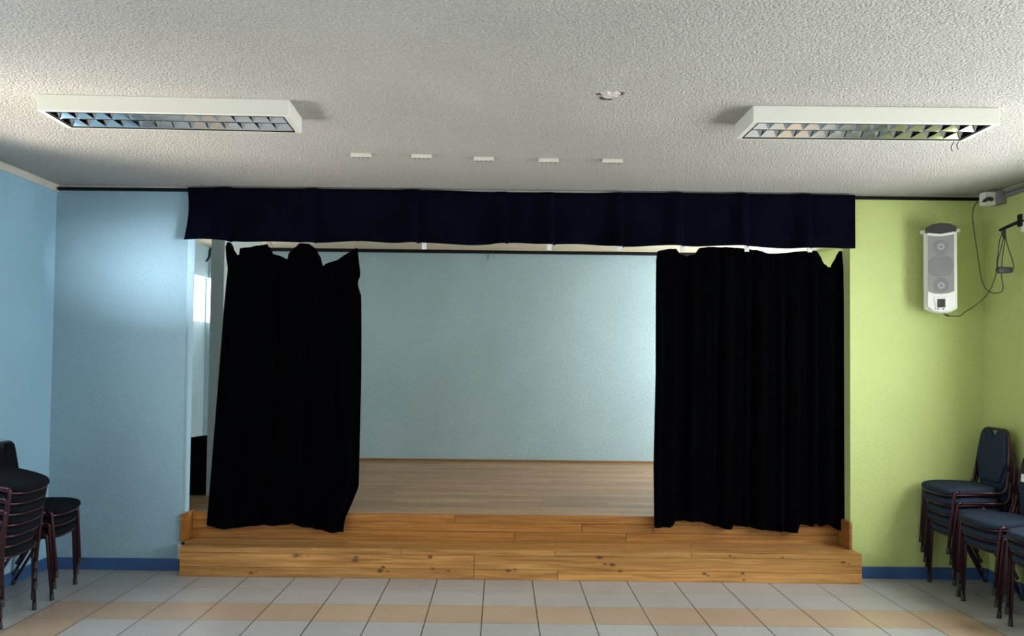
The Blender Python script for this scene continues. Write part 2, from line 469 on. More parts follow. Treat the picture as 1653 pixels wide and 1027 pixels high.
# batten line along the top of the stage back wall and the paint border under it
bm = bmesh.new(); box(bm, -2.7, SXR, YSB - .045, YSB, ZSC - .036, ZSC)
struct('trim_5', bm, M['black'])
bm = bmesh.new(); box(bm, -2.7, -.16, YSB - .008, YSB, ZSC - .11, ZSC - .036); box(bm, -.155, SXR, YSB - .011, YSB, ZSC - .115, ZSC - .036)
struct('trim_6', bm, M['teal'])
bm = bmesh.new(); box(bm, -2.7, SXR, YSB - .015, YSB, ZS, ZS + .028)
struct('baseboard_stage_back', bm, wood('stage_skirting', (.28, .15, .06), (.42, .25, .11)))

# ------------------------------------------------------------------ stage platform and step
knots_step = [(-1.42, 5.63, .155, .022), (-1.34, 5.63, .152, .008), (-1.74, 5.63, .03, .015), (-1.70, 5.63, .04, .008),
              (-1.005, 5.63, .125, .018), (-1.0, 5.63, .15, .012), (-.83, 5.63, .055, .02), (-.78, 5.63, .05, .01), (-.81, 5.63, .08, .013),
              (-.48, 5.63, .155, .014), (-.46, 5.63, .075, .012), (-.35, 5.63, .06, .010), (.07, 5.63, .065, .016), (.12, 5.63, .075, .01),
              (.71, 5.63, .165, .018), (.80, 5.63, .115, .018), (.75, 5.63, .12, .01), (.86, 5.63, .07, .012),
              (1.45, 5.63, .06, .014), (1.48, 5.63, .045, .008), (1.72, 5.63, .065, .012), (1.73, 5.63, .02, .008),
              (1.63, 5.63, .185, .011), (1.66, 5.63, .172, .008), (2.0, 5.63, .18, .009), (2.43, 5.63, .15, .013), (2.47, 5.63, .14, .008)]
M['pine'] = wood('varnished_pine', (.24, .098, .022), (.51, .26, .08), knots=knots_step, rough=.36, tone_amt=.18, contrast=.42)
M['pine_riser'] = wood('varnished_pine_riser', (.22, .078, .013), (.45, .20, .045), grain=(1.0, 34, 34), rough=.38, tone_amt=.22,
                       knots=[(-.38, 5.97, .335, .02), (1.02, 5.97, .29, .012), (1.38, 5.97, .29, .012)], contrast=.42)

def row_boards(x0, x1, cuts, y0, y1, z0, z1):
    xs = [x0] + list(cuts) + [x1]
    return [(a, b, y0, y1, z0, z1) for a, b in zip(xs, xs[1:])]

st = empty('stage_platform', (0, YS, 0))
tag(st, 'raised wooden stage floor behind the dark curtains', 'stage')
par = lambda o: None
def child(o, p):
    o.parent = p; o.matrix_parent_inverse = Matrix.Translation(-Vector(p.location)); return o
# deck: narrow laminate strips running along X
rows = []; y = YS
k = 0
while y < YSB:
    y1 = min(y + .098, YSB)
    x = SXL - .2 + random.random() * .9 - .9
    while x < SXR + .2:
        x1 = x + random.uniform(.75, 1.25)
        a, b_ = max(x, SXL), min(x1, SXR)
        if b_ > a: rows.append((a, b_, y, y1 - .0006, ZS - .03, ZS))
        x = x1
    y = y1
child(boards(rows, 'deck', M['laminate'], gap=.0012, vgap=.0008), st)
# riser
rows = row_boards(OXL + .02, OXR - .02, (-1.35, -.33, 1.5), YS - .02, YS, ZS - .062, ZS - .001) \
     + row_boards(OXL + .02, OXR - .02, (-1.9, .62, 1.15, 2.1), YS - .02, YS, ZS - .125, ZS - .062) \
     + row_boards(OXL + .02, OXR - .02, (.12, .95), YS - .02, YS, .2, ZS - .125)
child(boards(rows, 'riser', M['pine_riser']), st)
for nm, xa, xb in (('cheek_board', OXL + .001, OXL + .02), ('cheek_board', OXR - .02, OXR - .001)):
    bm = bmesh.new(); box(bm, xa, xb, YF - .03, YS, .207, ZS + .01)
    child(obj(nm, bm, M['pine_riser'], bevel=.002), st)
# unseen backing right behind the riser boards
bm = bmesh.new(); box(bm, OXL + .02, OXR - .02, YS + .001, YS + .03, 0, ZS - .031)
child(obj('hidden_backing', bm, M['plaster_dark']), st)

sp = empty('stage_step', (0, 5.63, 0))
tag(sp, 'long knotty pine step in front of the stage riser', 'step')
SX0, SX1 = -2.245, 2.562
rows = row_boards(SX0, SX1, (-.17, .42), 5.63, 5.65, 0, .072) \
     + row_boards(SX0, SX1, (-.17,), 5.63, 5.65, .072, .168) \
     + row_boards(SX0, SX1, (-.68, .40, 1.36), 5.63, 5.65, .168, .207)
child(boards(rows, 'front_board', M['pine']), sp)
rows = row_boards(SX0, SX1, (-.85, .9), 5.651, 5.75, .187, .207) \
     + row_boards(SX0, SX1, (.35,), 5.751, YF - .001, .187, .207) \
     + row_boards(OXL + .021, OXR - .021, (-1.1, 1.4), YF, 5.86, .187, .207) + row_boards(OXL + .021, OXR - .021, (.1,), 5.861, YS - .021, .187, .207)
child(boards(rows, 'tread', M['pine']), sp)
bm = bmesh.new(); box(bm, SX0 + .021, SX1 - .021, 5.651, YF - .014, 0, .186); child(obj('hidden_backing', bm, M['plaster_dark']), sp)  # unseen block added behind the boards to stop light leaking through joints
for xa, xb in ((SX0, SX0 + .02), (SX1 - .02, SX1)):
    bm = bmesh.new(); box(bm, xa, xb, 5.651, YF - .014, 0, .186)
    child(obj('side_board', bm, M['pine'], bevel=.001), sp)

# ------------------------------------------------------------------ curtain rail, valance, curtains
bm = bmesh.new(); tube(bm, [(XL + .032, YF - .04, ZC - .03), (XR - .06, YF - .04, ZC - .03)], .013, 10)
rail = obj('curtain_rail', bm, M['black'], smooth=True)
tag(rail, 'long black rail along the ceiling above the dark valance', 'curtain rail')
bm = bmesh.new()
tube(bm, [(OXL + .002, 5.885, 2.475), (OXR - .002, 5.885, 2.475)], .012, 10)
r2 = obj('curtain_rod', bm, M['black'], smooth=True)
tag(r2, 'black rod behind the valance that holds up the curtains', 'curtain rod')

def smoothstep(a, b, x):
    t = max(0, min(1, (x - a) / (b - a))); return t * t * (3 - 2 * t)

pleats = [-1.98, -1.35, -.62, .02, .36, .86, 1.29, 1.76, 2.22]
def valance_pt(u, v):
    x = -2.285 + u * 4.845
    z0 = ZC - .014 - .010 * smoothstep(-.2, .8, math.sin(x * 2.3 + 1.0)) * (1 if -1.6 < x < 1.9 else 0)
    zb = 2.388 + .006 * math.sin(x * 5.1) + .005 * math.sin(x * 11.3 + 1)
    yy = YF - .062
    for i, p in enumerate(pleats):
        w = .115 if i % 2 else .14
        d = x - p
        if -w < d < .02:
            yy -= (.018 + .05 * v) * smoothstep(-w, -.02, d) * (1 - smoothstep(0, .02, d))
            zb -= .008 * smoothstep(-w, 0, d)
    yy -= .012 * v * math.sin(x * 7.7) * .6 + .006 * v * math.sin(x * 17)
    if x < -2.26: x += .018 * math.sin(v * PI) - .018 * v
    z = z0 + (zb - z0) * v
    return (x, yy, z)
bm = grid_sheet(valance_pt, 420, 14)
val = obj('valance', bm, M['velvet_valance'], smooth=True)
val.modifiers.new('thick', 'SOLIDIFY').thickness = .004
tag(val, 'wide dark navy pleated valance across the top of the stage opening', 'valance')

def make_curtain(name, left, right, top, bot, folds, seed, amp, mat):
    """left/right: x of the edges by drop t; top/bot: z of the upper and lower hems by x-fraction u"""
    rnd = random.Random(seed)
    ph = [rnd.uniform(0, 6.28) for _ in range(8)]
    Y0 = 5.888
    def fn(u, v):
        x = interp(left, v) * (1 - u) + interp(right, v) * u
        z1, z0 = interp(top, u), interp(bot, u)
        z = z1 + (z0 - z1) * v
        dy = 0
        for i, (fr, a) in enumerate(folds):
            dy += a * math.sin(2 * PI * fr * u + ph[i] + .35 * math.sin(2.2 * v + ph[i + 1]))
        k = .45 + .55 * smoothstep(0, .35, v)
        gath = .004 * math.sin(2 * PI * 34 * u + 3 * math.sin(7 * u)) * (1 - smoothstep(0, .16, v))
        return (x, Y0 + amp * dy * k + gath, z)
    bm = grid_sheet(fn, 260, 60)
    o = obj(name, bm, mat, smooth=True)
    o.modifiers.new('thick', 'SOLIDIFY').thickness = .003
    return o

# left curtain: world x by drop, hems by fraction (photo outline carried to its own distance)
cl_left = [(0, -2.062), (.04, -2.055), (.08, -2.04), (.22, -2.065), (.55, -2.105), (.8, -2.135), (1, -2.16)]
cl_right = [(0, -1.075), (.05, -1.062), (.095, -1.048), (.125, -1.072), (.17, -1.04), (.3, -1.034), (.45, -1.03), (.84, -1.036), (.9, -1.085), (.955, -1.135), (1, -1.145)]
cl_top = [(0, 2.372), (.02, 2.405), (.045, 2.400), (.075, 2.34), (.10, 2.305), (.112, 2.31), (.117, 2.355), (.2, 2.372), (.325, 2.392), (.335, 2.375), (.365, 2.318),
          (.42, 2.306), (.475, 2.278), (.482, 2.32), (.52, 2.36), (.565, 2.40), (.63, 2.40), (.69, 2.36), (.72, 2.30), (.742, 2.232), (.755, 2.25), (.86, 2.285), (.93, 2.33), (.985, 2.368), (1, 2.37)]
cl_bot = [(0, .300), (.10, .288), (.2, .283), (.29, .300), (.38, .305), (.50, .312), (.62, .323), (.72, .300), (.82, .28), (.93, .268), (1, .266)]
cur = make_curtain('stage_curtain', cl_left, cl_right, cl_top, cl_bot, [(5, .5), (9, .35), (2.5, .4), (14, .15)], 3, .036, M['velvet'])
tag(cur, 'black velvet curtain hanging in ragged scallops on the blue wall side', 'curtain', 'pair of stage curtains')
cr_left = [(0, 1.160), (.03, 1.150), (.45, 1.152), (.78, 1.140), (1, 1.147)]
cr_right = [(0, 2.535), (.06, 2.546), (.3, 2.548), (1, 2.548)]
cr_top = [(0, 2.372), (.06, 2.392), (.10, 2.392), (.125, 2.352), (.165, 2.340), (.2, 2.352), (.222, 2.398), (.28, 2.41), (.45, 2.405), (.54, 2.388), (.61, 2.358), (.66, 2.366), (.8, 2.388),
          (.865, 2.388), (.885, 2.335), (.9, 2.29), (.925, 2.265), (.935, 2.27), (.965, 2.345), (.985, 2.39), (1, 2.39)]
cr_bot = [(0, .330), (.085, .328), (.115, .372), (.17, .376), (.25, .374), (.31, .345), (.41, .315), (.418, .35), (.5, .335), (.6, .315), (.755, .300), (.775, .36), (.83, .345), (.845, .372),
          (.875, .345), (.905, .37), (.93, .35), (.97, .32), (1, .315)]
cur2 = make_curtain('stage_curtain', cr_left, cr_right, cr_top, cr_bot, [(6, .35), (11, .4), (3, .3), (17, .25), (23, .15)], 11, .034, M['velvet'])
tag(cur2, 'black velvet curtain hanging in close folds on the green wall side', 'curtain', 'pair of stage curtains')

# hooks: gathered pink tape loops on the first curtain, small white gliders along the rod
for x in (-1.725, -1.08):
    bm = bmesh.new()
    for d in (-.012, .004, .016):
        tube(bm, fillet([(x + d, 5.885, 2.462), (x + d + .008, 5.868, 2.43), (x + d - .006, 5.872, 2.40), (x + d + .005, 5.876, 2.37)], .02, 4), .003, 6)
    h = obj('curtain_hook', bm, M['pink_hook'], smooth=True)
    tag(h, 'pinkish tape hook holding up %s scalloped black curtain' % ('the middle of the' if x < -1.5 else 'the free stage-centre edge of the'), 'curtain hook', 'tape hooks on the scalloped curtain')
for x, lab in ((-.575, 'white rail glider under the valance, the nearest to the scalloped curtain'),
               (.35, 'white rail glider hanging above the open middle of the stage'),
               (.865, 'white rail glider just beside the inner edge of the close-folded curtain'),
               (1.335, 'white rail glider in the dip at the inner end of the close-folded curtain'),
               (1.81, 'small white rail glider above the middle of the close-folded curtain'),
               (2.275, 'cream rail glider beside the deep notch in the close-folded curtain')):
    z = 2.366 + .004 * x
    bm = bmesh.new(); box(bm, x - .017, x + .017, 5.838, 5.846, z - .004, z + .05); box(bm, x - .007, x + .007, 5.838, 5.878, z + .05, z + .093)
    h = obj('curtain_glider', bm, M['white_plastic'], bevel=.002)
    tag(h, lab, 'curtain glider', 'white gliders on the curtain rod')

# ------------------------------------------------------------------ ceiling lights
def ceiling_light(x0, x1, y0, y1, rz, label, wires=False):
    cx, cy = (x0 + x1) / 2, (y0 + y1) / 2
    a, b_ = (x1 - x0) / 2, (y1 - y0) / 2
    t = empty('ceiling_light', (cx, cy, ZC), rz)
    tag(t, label, 'ceiling light', 'louvred ceiling lights')
    bm = bmesh.new(); h = .08; w = .018; wx = .03
    box(bm, -a, a, -b_, -b_ + w, -h, 0); box(bm, -a, a, b_ - w, b_, -h, 0)
    box(bm, -a, -a + wx, -b_ + w, b_ - w, -h, 0); box(bm, a - wx, a, -b_ + w, b_ - w, -h, 0)
    box(bm, -a + wx, a - wx, -b_ + w, b_ - w, -.012, 0)
    obj('housing', bm, M['white_metal'], t, bevel=.0025)
    bm = bmesh.new()
    box(bm, -a + wx, a - wx, -b_ + w, -b_ + w + .003, -h - .0015, -h + .004); box(bm, -a + wx, a - wx, b_ - w - .003, b_ - w, -h - .0015, -h + .004)
    box(bm, -a + wx, -a + wx + .004, -b_ + w + .003, b_ - w - .003, -h - .0015, -h + .004); box(bm, a - wx - .004, a - wx, -b_ + w + .003, b_ - w - .003, -h - .0015, -h + .004)
    obj('edge_seal', bm, M['black'], t)
    # two rows of parabolic mirror cells
    bm = bmesh.new()
    ia, ib = a - wx - .004, b_ - w - .004
    zt, zb = -.016, -h + .006
    for (ya, yb) in ((-ib, -.006), (.006, ib)):
        yc = (ya + yb) / 2
        prof = []
        for k in range(9):
            q = -1 + 2 * k / 8
            prof.append((yc + q * (yb - ya) / 2, zt + (zb - zt) * abs(q) ** 2.0))
        V = [[bm.verts.new((x, y, z)) for (y, z) in prof] for x in (-ia, ia)]
        for k in range(8): bm.faces.new((V[0][k], V[1][k], V[1][k + 1], V[0][k + 1]))
    obj('reflector', bm, M['mirror'], t, smooth=True)
    bm = bmesh.new()
    n = 13
    for (ya, yb) in ((-ib, -.004), (.004, ib)):
        for k in range(n + 1):
            x = -ia + 2 * ia * k / n
            wv = .040
            P = [(x - wv, ya, zb + .058), (x + wv, ya, zb + .058), (x, ya, zb), (x - wv, yb, zb + .058), (x + wv, yb, zb + .058), (x, yb, zb)]
            P = [(max(-ia, min(ia, p[0])), p[1], p[2]) for p in P]
            vs = [bm.verts.new(p) for p in P]
            # concave blade: the ridge dips towards the middle of the cell
            for f in ((0, 2, 5, 3), (1, 4, 5, 2)):
                bm.faces.new([vs[i] for i in f])
    obj('louvre', bm, M['mirror'], t)
    if wires:
        for (dx, dz) in ((0, 0), (.03, .01)):
            bm = bmesh.new(); xq = a - .055 + dx
            tube(bm, fillet([(xq, b_ - .004, -.055), (xq + .012, b_ + .012, -.075 + dz), (xq - .006, b_ + .016, -.105 + dz), (xq + .004, b_ + .016, -.128 + dz)], .02, 4), .0022, 6)
            obj('loose_wire', bm, M['black'], t, smooth=True)
    return t
ceiling_light(-2.245, -1.045, 3.795, 4.085, .035, 'white louvred ceiling light on the side of the blue wall')
ceiling_light(1.215, 2.41, 3.82, 4.12, -.004, 'white louvred ceiling light with loose wires near the green wall', wires=True)

BX = [(-.862, 4.79, .05), (-.495, 4.80, .03), (-.118, 4.845, -.03), (.282, 4.86, -.01), (.675, 4.86, -.02)]
BL = ['cream ceiling clip bar closest to the louvred light by the blue wall', 'second cream ceiling clip bar from the blue wall end of the row',
      'middle cream ceiling clip bar of the row of five', 'cream ceiling clip bar beside the middle one, on the green wall side',
      'cream ceiling clip bar at the green wall end of the row']
for (x, y, r), lab in zip(BX, BL):
    t = empty('ceiling_clip', (x, y, ZC), r); tag(t, lab, 'ceiling clip', 'cream clips in a row on the ceiling')
    bm = bmesh.new(); box(bm, -.062, .062, -.013, .013, -.024, 0)
    obj('bar', bm, M['cream'], t, bevel=.003)
    bm = bmesh.new()
    for k in range(4): box(bm, -.05 + .028 * k, -.034 + .028 * k, -.009, .009, -.0265, -.0235)
    obj('contact', bm, M['grey_plastic'], t)

# torn patch in the ceiling
def blob(bm, cx, cy, rx, ry, z0, z1, seed, n=26):
    rnd = random.Random(seed)
    rr = [1 + rnd.uniform(-.28, .28) for _ in range(n)]
    pts = [(cx + rx * rr[k] * math.cos(2 * PI * k / n), cy + ry * rr[k] * math.sin(2 * PI * k / n)) for k in range(n)]
    top = [bm.verts.new((x, y, z1)) for x, y in pts]
    low = [bm.verts.new((cx + (x - cx) * .75, cy + (y - cy) * .75, z0 + rnd.uniform(0, .004))) for x, y in pts]
    bm.faces.new(low[::-1])
    for k in range(n): bm.faces.new((top[k], top[(k + 1) % n], low[(k + 1) % n], low[k]))
pt = empty('ceiling_patch', (.5, 3.69, ZC)); tag(pt, 'torn plaster patch with dark edges on the stippled ceiling', 'plaster patch')
bm = bmesh.new(); blob(bm, 0, 0, .05, .045, -.010, 0, 4); obj('flake', bm, M['plaster'], pt)
for q in ((-.05, -.006, .02, .012, -.005, 0, 5), (.045, -.016, .022, .018, -.005, 0, 9), (-.022, .040, .024, .010, -.012, 0, 12), (.006, .046, .011, .008, -.012, 0, 15)):
    bm = bmesh.new(); blob(bm, *q); obj('bare_edge', bm, M['plaster_dark'], pt)

# ------------------------------------------------------------------ loudspeaker on the green wall
sx, sz = 3.128, 1.915
s = empty('loudspeaker', (3.165, YF - .065, sz), math.radians(-24)); s.scale = (.92, 1, 1); tag(s, 'white column loudspeaker with grey grille on the green wall', 'loudspeaker')
yf = -.155
HW = .112
bm = bmesh.new()
prism(bm, [(-HW, .035), (-.06, .008), (0, 0), (.06, .004), (HW, .03), (HW, .60), (.05, .615), (-.05, .615), (-HW, .60)], 'y', yf + .03, -.03)
prism(bm, [(-HW + .018, .045), (-.05, .012), (0, .004), (.05, .010), (HW - .018, .04), (HW - .018, .575), (0, .562), (-HW + .018, .575)], 'y', yf, yf + .03)
obj('cabinet', bm, M['white_plastic'], s, bevel=.008, seg=3)
bm = bmesh.new()
prism(bm, [(-HW + .006, .607), (-HW + .006, .574), (-.05, .566), (0, .560), (.05, .566), (HW - .006, .574), (HW - .006, .607), (.06, .63), (0, .638), (-.06, .63)], 'y', yf - .002, -.04)
obj('top_cap', bm, M['cap_dark'], s, bevel=.005)
bm = bmesh.new()
prism(bm, [(-.088, .155), (-.05, .138), (0, .134), (.05, .138), (.088, .152), (.088, .552), (.045, .545), (0, .541), (-.045, .545), (-.088, .552)], 'y', yf - .006, yf + .004)
obj('grille', bm, M['grille'], s, bevel=.003)
for cz in (.467, .192):
    g = empty('driver'); 
    bpy.data.objects.remove(g)
    bm = bmesh.new(); disc(bm, 0, cz, .020, .050, yf - .0085, yf - .004); d1 = obj('driver', bm, M['cone'], s)
    bm = bmesh.new(); disc(bm, 0, cz, .012, .023, yf - .010, yf - .004); obj('surround', bm, M['ring'], d1)
    bm = bmesh.new(); disc(bm, 0, cz, 0, .012, yf - .0115, yf - .004); obj('dome', bm, M['cone'], d1)
bm = bmesh.new()
prism(bm, [(-.052, .262), (.052, .262), (.077, .29), (.083, .33), (.077, .37), (.052, .395), (-.052, .395), (-.077, .37), (-.083, .33), (-.077, .29)], 'y', yf - .0085, yf - .004)
obj('woofer', bm, M['cone'], s, bevel=.002)
for cz in (.413, .245):
    bm = bmesh.new(); box(bm, -.028, .028, yf - .0085, yf - .004, cz - .005, cz + .005); obj('port', bm, M['cone'], s)
bm = bmesh.new(); prism(bm, [(-.05, .112), (.045, .112), (.034, .018), (-.036, .018)], 'y', yf - .005, yf + .002)
p = obj('control_panel', bm, M['white_plastic'], s, bevel=.003)
bm = bmesh.new(); box(bm, -.027, .027, yf - .0075, yf - .004, .038, .098); obj('screen', bm, M['screen'], p, bevel=.001)
for cx in (-.022, .012):
    bm = bmesh.new(); disc(bm, cx, .026, 0, .005, yf - .0075, yf - .004, 12); obj('button', bm, M['dark_plastic'], p)
bm = bmesh.new()
for sg in (-1, 1):
    box(bm, sg * (HW + .006) - .006, sg * (HW + .006) + .006, -.09, -.02, .575, .60); disc(bm, sg * (HW + .014), .588, 0, .012, -.09, -.07, 14)
box(bm, -.04, .04, -.035, .03, .12, .52)
obj('bracket', bm, M['white_plastic'], s, bevel=.002)

# ------------------------------------------------------------------ socket, trunking, cable, projector arm
so = empty('socket_box', (3.43, 5.55, 2.722)); tag(so, 'white surface socket box in the ceiling corner above the green wall', 'socket')
so.rotation_euler = (0, 0, 0)
bm = bmesh.new(); box(bm, -.045, .035, -.012, .05, -.045, .045)
obj('face_box', bm, M['white_plastic'], so, bevel=.004)
bm = bmesh.new(); box(bm, .036, .084, -.04, .06, -.04, .05)
obj('back_box', bm, M['grey_plastic'], so, bevel=.003)
bm = bmesh.new()
for (xa, za, zb) in ((XR - .026, 2.722, 2.745), (XR - .026, 2.75, 2.773)):
    box(bm, xa, XR, YB, 5.50, za, zb)
tk = obj('cable_trunking', bm, M['grey_plastic'], bevel=.003)
tag(tk, 'grey double cable trunking along the top of the green side wall', 'cable trunking')
bm = bmesh.new(); box(bm, 3.30, XR, YB, YF - .017, ZC - .015, ZC); bm.free()

cb = empty('power_cord', (3.40, 5.52, 2.1)); tag(cb, 'thin black power cable looping from the socket box to the loudspeaker', 'cable')
def world_child(name, bm, mat, par, **kw):
    o = obj(name, bm, mat, None, **kw); o.parent = par; o.matrix_parent_inverse = Matrix.Translation(-Vector(par.location)); return o
def spline(pts, n=8):
    P = [Vector(p) for p in pts]; out = []
    for i in range(len(P) - 1):
        p0, p1, p2, p3 = P[max(i - 1, 0)], P[i], P[i + 1], P[min(i + 2, len(P) - 1)]
        for k in range(n):
            t = k / n
            out.append(.5 * ((2 * p1) + (-p0 + p2) * t + (2 * p0 - 5 * p1 + 4 * p2 - p3) * t * t + (-p0 + 3 * p1 - 3 * p2 + p3) * t ** 3))
    out.append(P[-1]); return out
bm = bmesh.new(); tube(bm, spline([(3.43, 5.53, 2.712), (3.395, 5.515, 2.712), (3.355, 5.51, 2.69)], 5), [.014] * 5 + [.012] * 4 + [.007, .006], 10)
world_child('plug', bm, M['dark_plastic'], cb, smooth=True)
CP = []  # cable polyline filled below (traced in image pixels at chosen depths: it drops beside the corner, hangs, crosses to the arm and falls to the loudspeaker)
def at(px, py, Y):
    """a point of the corner wall area at depth Y, unprojected from image pixel px, py"""
    r = .0115
    xs = (px - 808.0) + r * (py - 588.0); zs = (588.0 + r * (px - 808.0) - py)
    return Vector((xs * Y / 1281.0, Y, H_EYE + zs * Y / 1281.0))
drop = [at(1583, 324, 5.5), at(1577, 332, 5.48), at(1574, 350, 5.47), at(1579, 395, 5.46), at(1585, 440, 5.45), at(1589, 458, 5.44), at(1598, 470, 5.42), at(1610, 473, 5.40), at(1621, 467, 5.36),
        at(1619, 440, 5.36), at(1622, 410, 5.34), at(1626, 385, 5.33), at(1627, 368, 5.32)]
bm = bmesh.new(); tube(bm, spline(drop, 6), .0032, 6); world_child('lead', bm, M['dark_plastic'], cb, smooth=True)
tail = [at(1626, 372, 5.31), at(1622, 390, 5.32), at(1614, 420, 5.34), at(1611, 440, 5.37), at(1598, 472, 5.44), at(1577, 492, 5.52), at(1560, 503, 5.6), at(1550, 510, 5.66), at(1533, 510, 5.68), at(1524, 507, 5.70)]
bm = bmesh.new(); tube(bm, spline(tail, 6), .0032, 6); world_child('lead', bm, M['dark_plastic'], cb, smooth=True)
lp = [at(1625, 370, 5.30), at(1617, 388, 5.30), at(1615, 405, 5.30), at(1612, 424, 5.29), at(1612, 432, 5.29)]
bm = bmesh.new(); tube(bm, spline(lp, 6), .0032, 6); world_child('lead', bm, M['dark_plastic'], cb, smooth=True)
lp = [at(1626, 370, 5.30), at(1629, 392, 5.29), at(1636, 415, 5.29), at(1639, 430, 5.29), at(1637, 435, 5.29)]
bm = bmesh.new(); tube(bm, spline(lp, 6), .0032, 6); world_child('lead', bm, M['dark_plastic'], cb, smooth=True)
a, b_ = at(1611, 434, 5.29), at(1637, 438, 5.29)
c = (a + b_) / 2
bm = bmesh.new(); prism(bm, [(-.055, 0), (-.042, .022), (.04, .02), (.052, .004), (.045, -.018), (-.04, -.022)], 'y', -.018, .018)
ad = obj('adapter', bm, M['dark_plastic'], None, bevel=.006, seg=3); ad.parent = cb; ad.location = c - Vector(cb.location)
k0 = at(1545, 510, 5.67); 
bm = bmesh.new(); tube(bm, [at(1527, 508.5, 5.69), at(1534, 510, 5.68)], .0065, 8); world_child('cable_end', bm, M['dark_plastic'], cb, smooth=True)
bm = bmesh.new(); tube(bm, spline([at(1620, 369, 5.30), at(1623, 380, 5.31), at(1627, 385, 5.31), at(1624, 376, 5.30), at(1626, 368, 5.30)], 5), .006, 6); world_child('cable_tie', bm, M['dark_plastic'], cb, smooth=True)

pa = empty('swing_bracket', (XR, 5.2, 2.4)); tag(pa, 'black jointed arm jutting from the green side wall', 'wall bracket')
a0, a1 = at(1617, 371, 5.28), at(1652, 356, 5.14)
bm = bmesh.new(); tube(bm, [a0, a0.lerp(a1, .18)], .008, 8); tube(bm, [a0.lerp(a1, .15), a0.lerp(a1, .45), a1], [.010, .011, .011], 10)
tube(bm, [a1, Vector((XR, 5.13, 2.46))], .011, 8)
world_child('arm', bm, M['black'], pa, smooth=True)
bm = bmesh.new(); box(bm, a1.x - .012, a1.x + .004, a1.y - .015, a1.y + .02, a1.z - .035, a1.z + .045); world_child('joint', bm, M['black'], pa, bevel=.004)
bm = bmesh.new(); box(bm, a1.x + .006, XR, a1.y - .05, a1.y + .01, a1.z - .07, a1.z - .005); world_child('mount_plate', bm, M['white_plastic'], pa, bevel=.004)

# ------------------------------------------------------------------ wing clutter
bm = bmesh.new()
def bundle(u, v):
    a = 2 * PI * u
    r = 1 + .10 * math.sin(5 * a + 1) * (.4 + .6 * v) + .05 * math.sin(11 * a)
    top = .46 + .02 * math.sin(3 * a + .6) + .012 * math.sin(9 * a)
    t = min(1, v / .8)
    if v <= .8: return (-2.62 + .175 * r * math.cos(a), 6.78 + .12 * r * math.sin(a), ZS + top * t)
    k = 1 - (v - .8) / .2
    return (-2.62 + .175 * r * k * math.cos(a), 6.78 + .12 * r * k * math.sin(a), ZS + top - .02 * (1 - k) ** 2)
grid_sheet(bundle, 64, 20, bm); bmesh.ops.remove_doubles(bm, verts=bm.verts, dist=1e-5)
bn = obj('cloth_bundle', bm, M['black_cloth'], smooth=True)
tag(bn, 'black cloth bundle standing in the wing behind the stage opening', 'cloth bundle')
pp = empty('wall_pipe', (-3.2, 8.7, 2.6)); tag(pp, 'thin black bent pipe under the ceiling of the wing', 'pipe')
bm = bmesh.new(); tube(bm, fillet([at(343, 401, 8.75), at(337, 402, 8.75), at(336.5, 415, 8.75), at(332, 421, 8.8)], .05, 5), .014, 8)
world_child('pipe', bm, M['black'], pp, smooth=True)

# ------------------------------------------------------------------ stacking chairs
def seat_bm():
    bm = bmesh.new()
    n = 40
    prof = [(-.045, .80), (-.040, .93), (-.028, 1.0), (-.014, .99), (-.004, .93), (0.002, .80), (.006, .55), (.007, .25)]
    rings = []
    for (dz, sc) in prof:
        ring = []
        for k in range(n):
            a = 2 * PI * k / n
            ca, sa = math.cos(a), math.sin(a)
            e = .48
            x = abs(ca) ** e * (1 if ca > 0 else -1); y = abs(sa) ** e * (1 if sa > 0 else -1)
            wid = .207 if x > 0 else .207 - .035 * (-x)
            dep = .215 if x > 0 else .17
            s_ = 1 - (1 - sc) * (1 if sc > .79 else 1)
            if sc > .79:
                px, py = x * dep - (1 - sc) * .12 * x, y * wid - (1 - sc) * .12 * y
            else:
                px, py = x * dep * sc, y * wid * sc
            drop = -.012 * max(0, x) ** 3 if sc > .3 else 0
            ring.append(bm.verts.new((px, py, .445 + dz + drop)))
        rings.append(ring)
    for A, B in zip(rings, rings[1:]):
        for k in range(n): bm.faces.new((A[k], A[(k + 1) % n], B[(k + 1) % n], B[k]))
    bm.faces.new(rings[0][::-1]); bm.faces.new(rings[-1])
    return bm

def back_pos(y, t, off=0):
    """t metres up the leaning back, off in front of it"""
    return Vector((-.195 - .11 * t + off, y, .455 + t))

def backrest_bm():
    bm = bmesh.new()
    half = [(.0, .335), (.05, .335), (.062, .368), (.098, .366), (.122, .35), (.136, .31), (.150, .24), (.160, .165), (.158, .14), (.145, .115), (.128, .075), (.112, .045), (.105, .02), (.09, .012)]
    # V-shaped hand hole: pad top dips in the middle
    right = [(.0, .312), (.040, .358), (.050, .369), (.118, .369), (.134, .357), (.144, .31), (.151, .24), (.161, .165), (.159, .14), (.146, .115), (.129, .075), (.113, .045), (.106, .02), (.09, .012)]
    out = right + [(-y, t) for y, t in right[::-1][:-1]]
    def ring(off, k):
        cy, ct = 0, .19
        return [bm.verts.new(back_pos(cy + (y - cy) * k, ct + (t - ct) * k, off)) for y, t in out]
    R = [ring(-.011, .93), ring(-.008, .99), ring(.006, 1.0), ring(.014, .97), ring(.018, .9)]
    n = len(out)
    for A, B in zip(R, R[1:]):
        for k in range(n): bm.faces.new((A[k], A[(k + 1) % n], B[(k + 1) % n], B[k]))
    bm.faces.new(R[0][::-1]); bm.faces.new(R[-1])
    bmesh.ops.triangulate(bm, faces=[f for f in bm.faces if len(f.verts) > 4])
    return bm

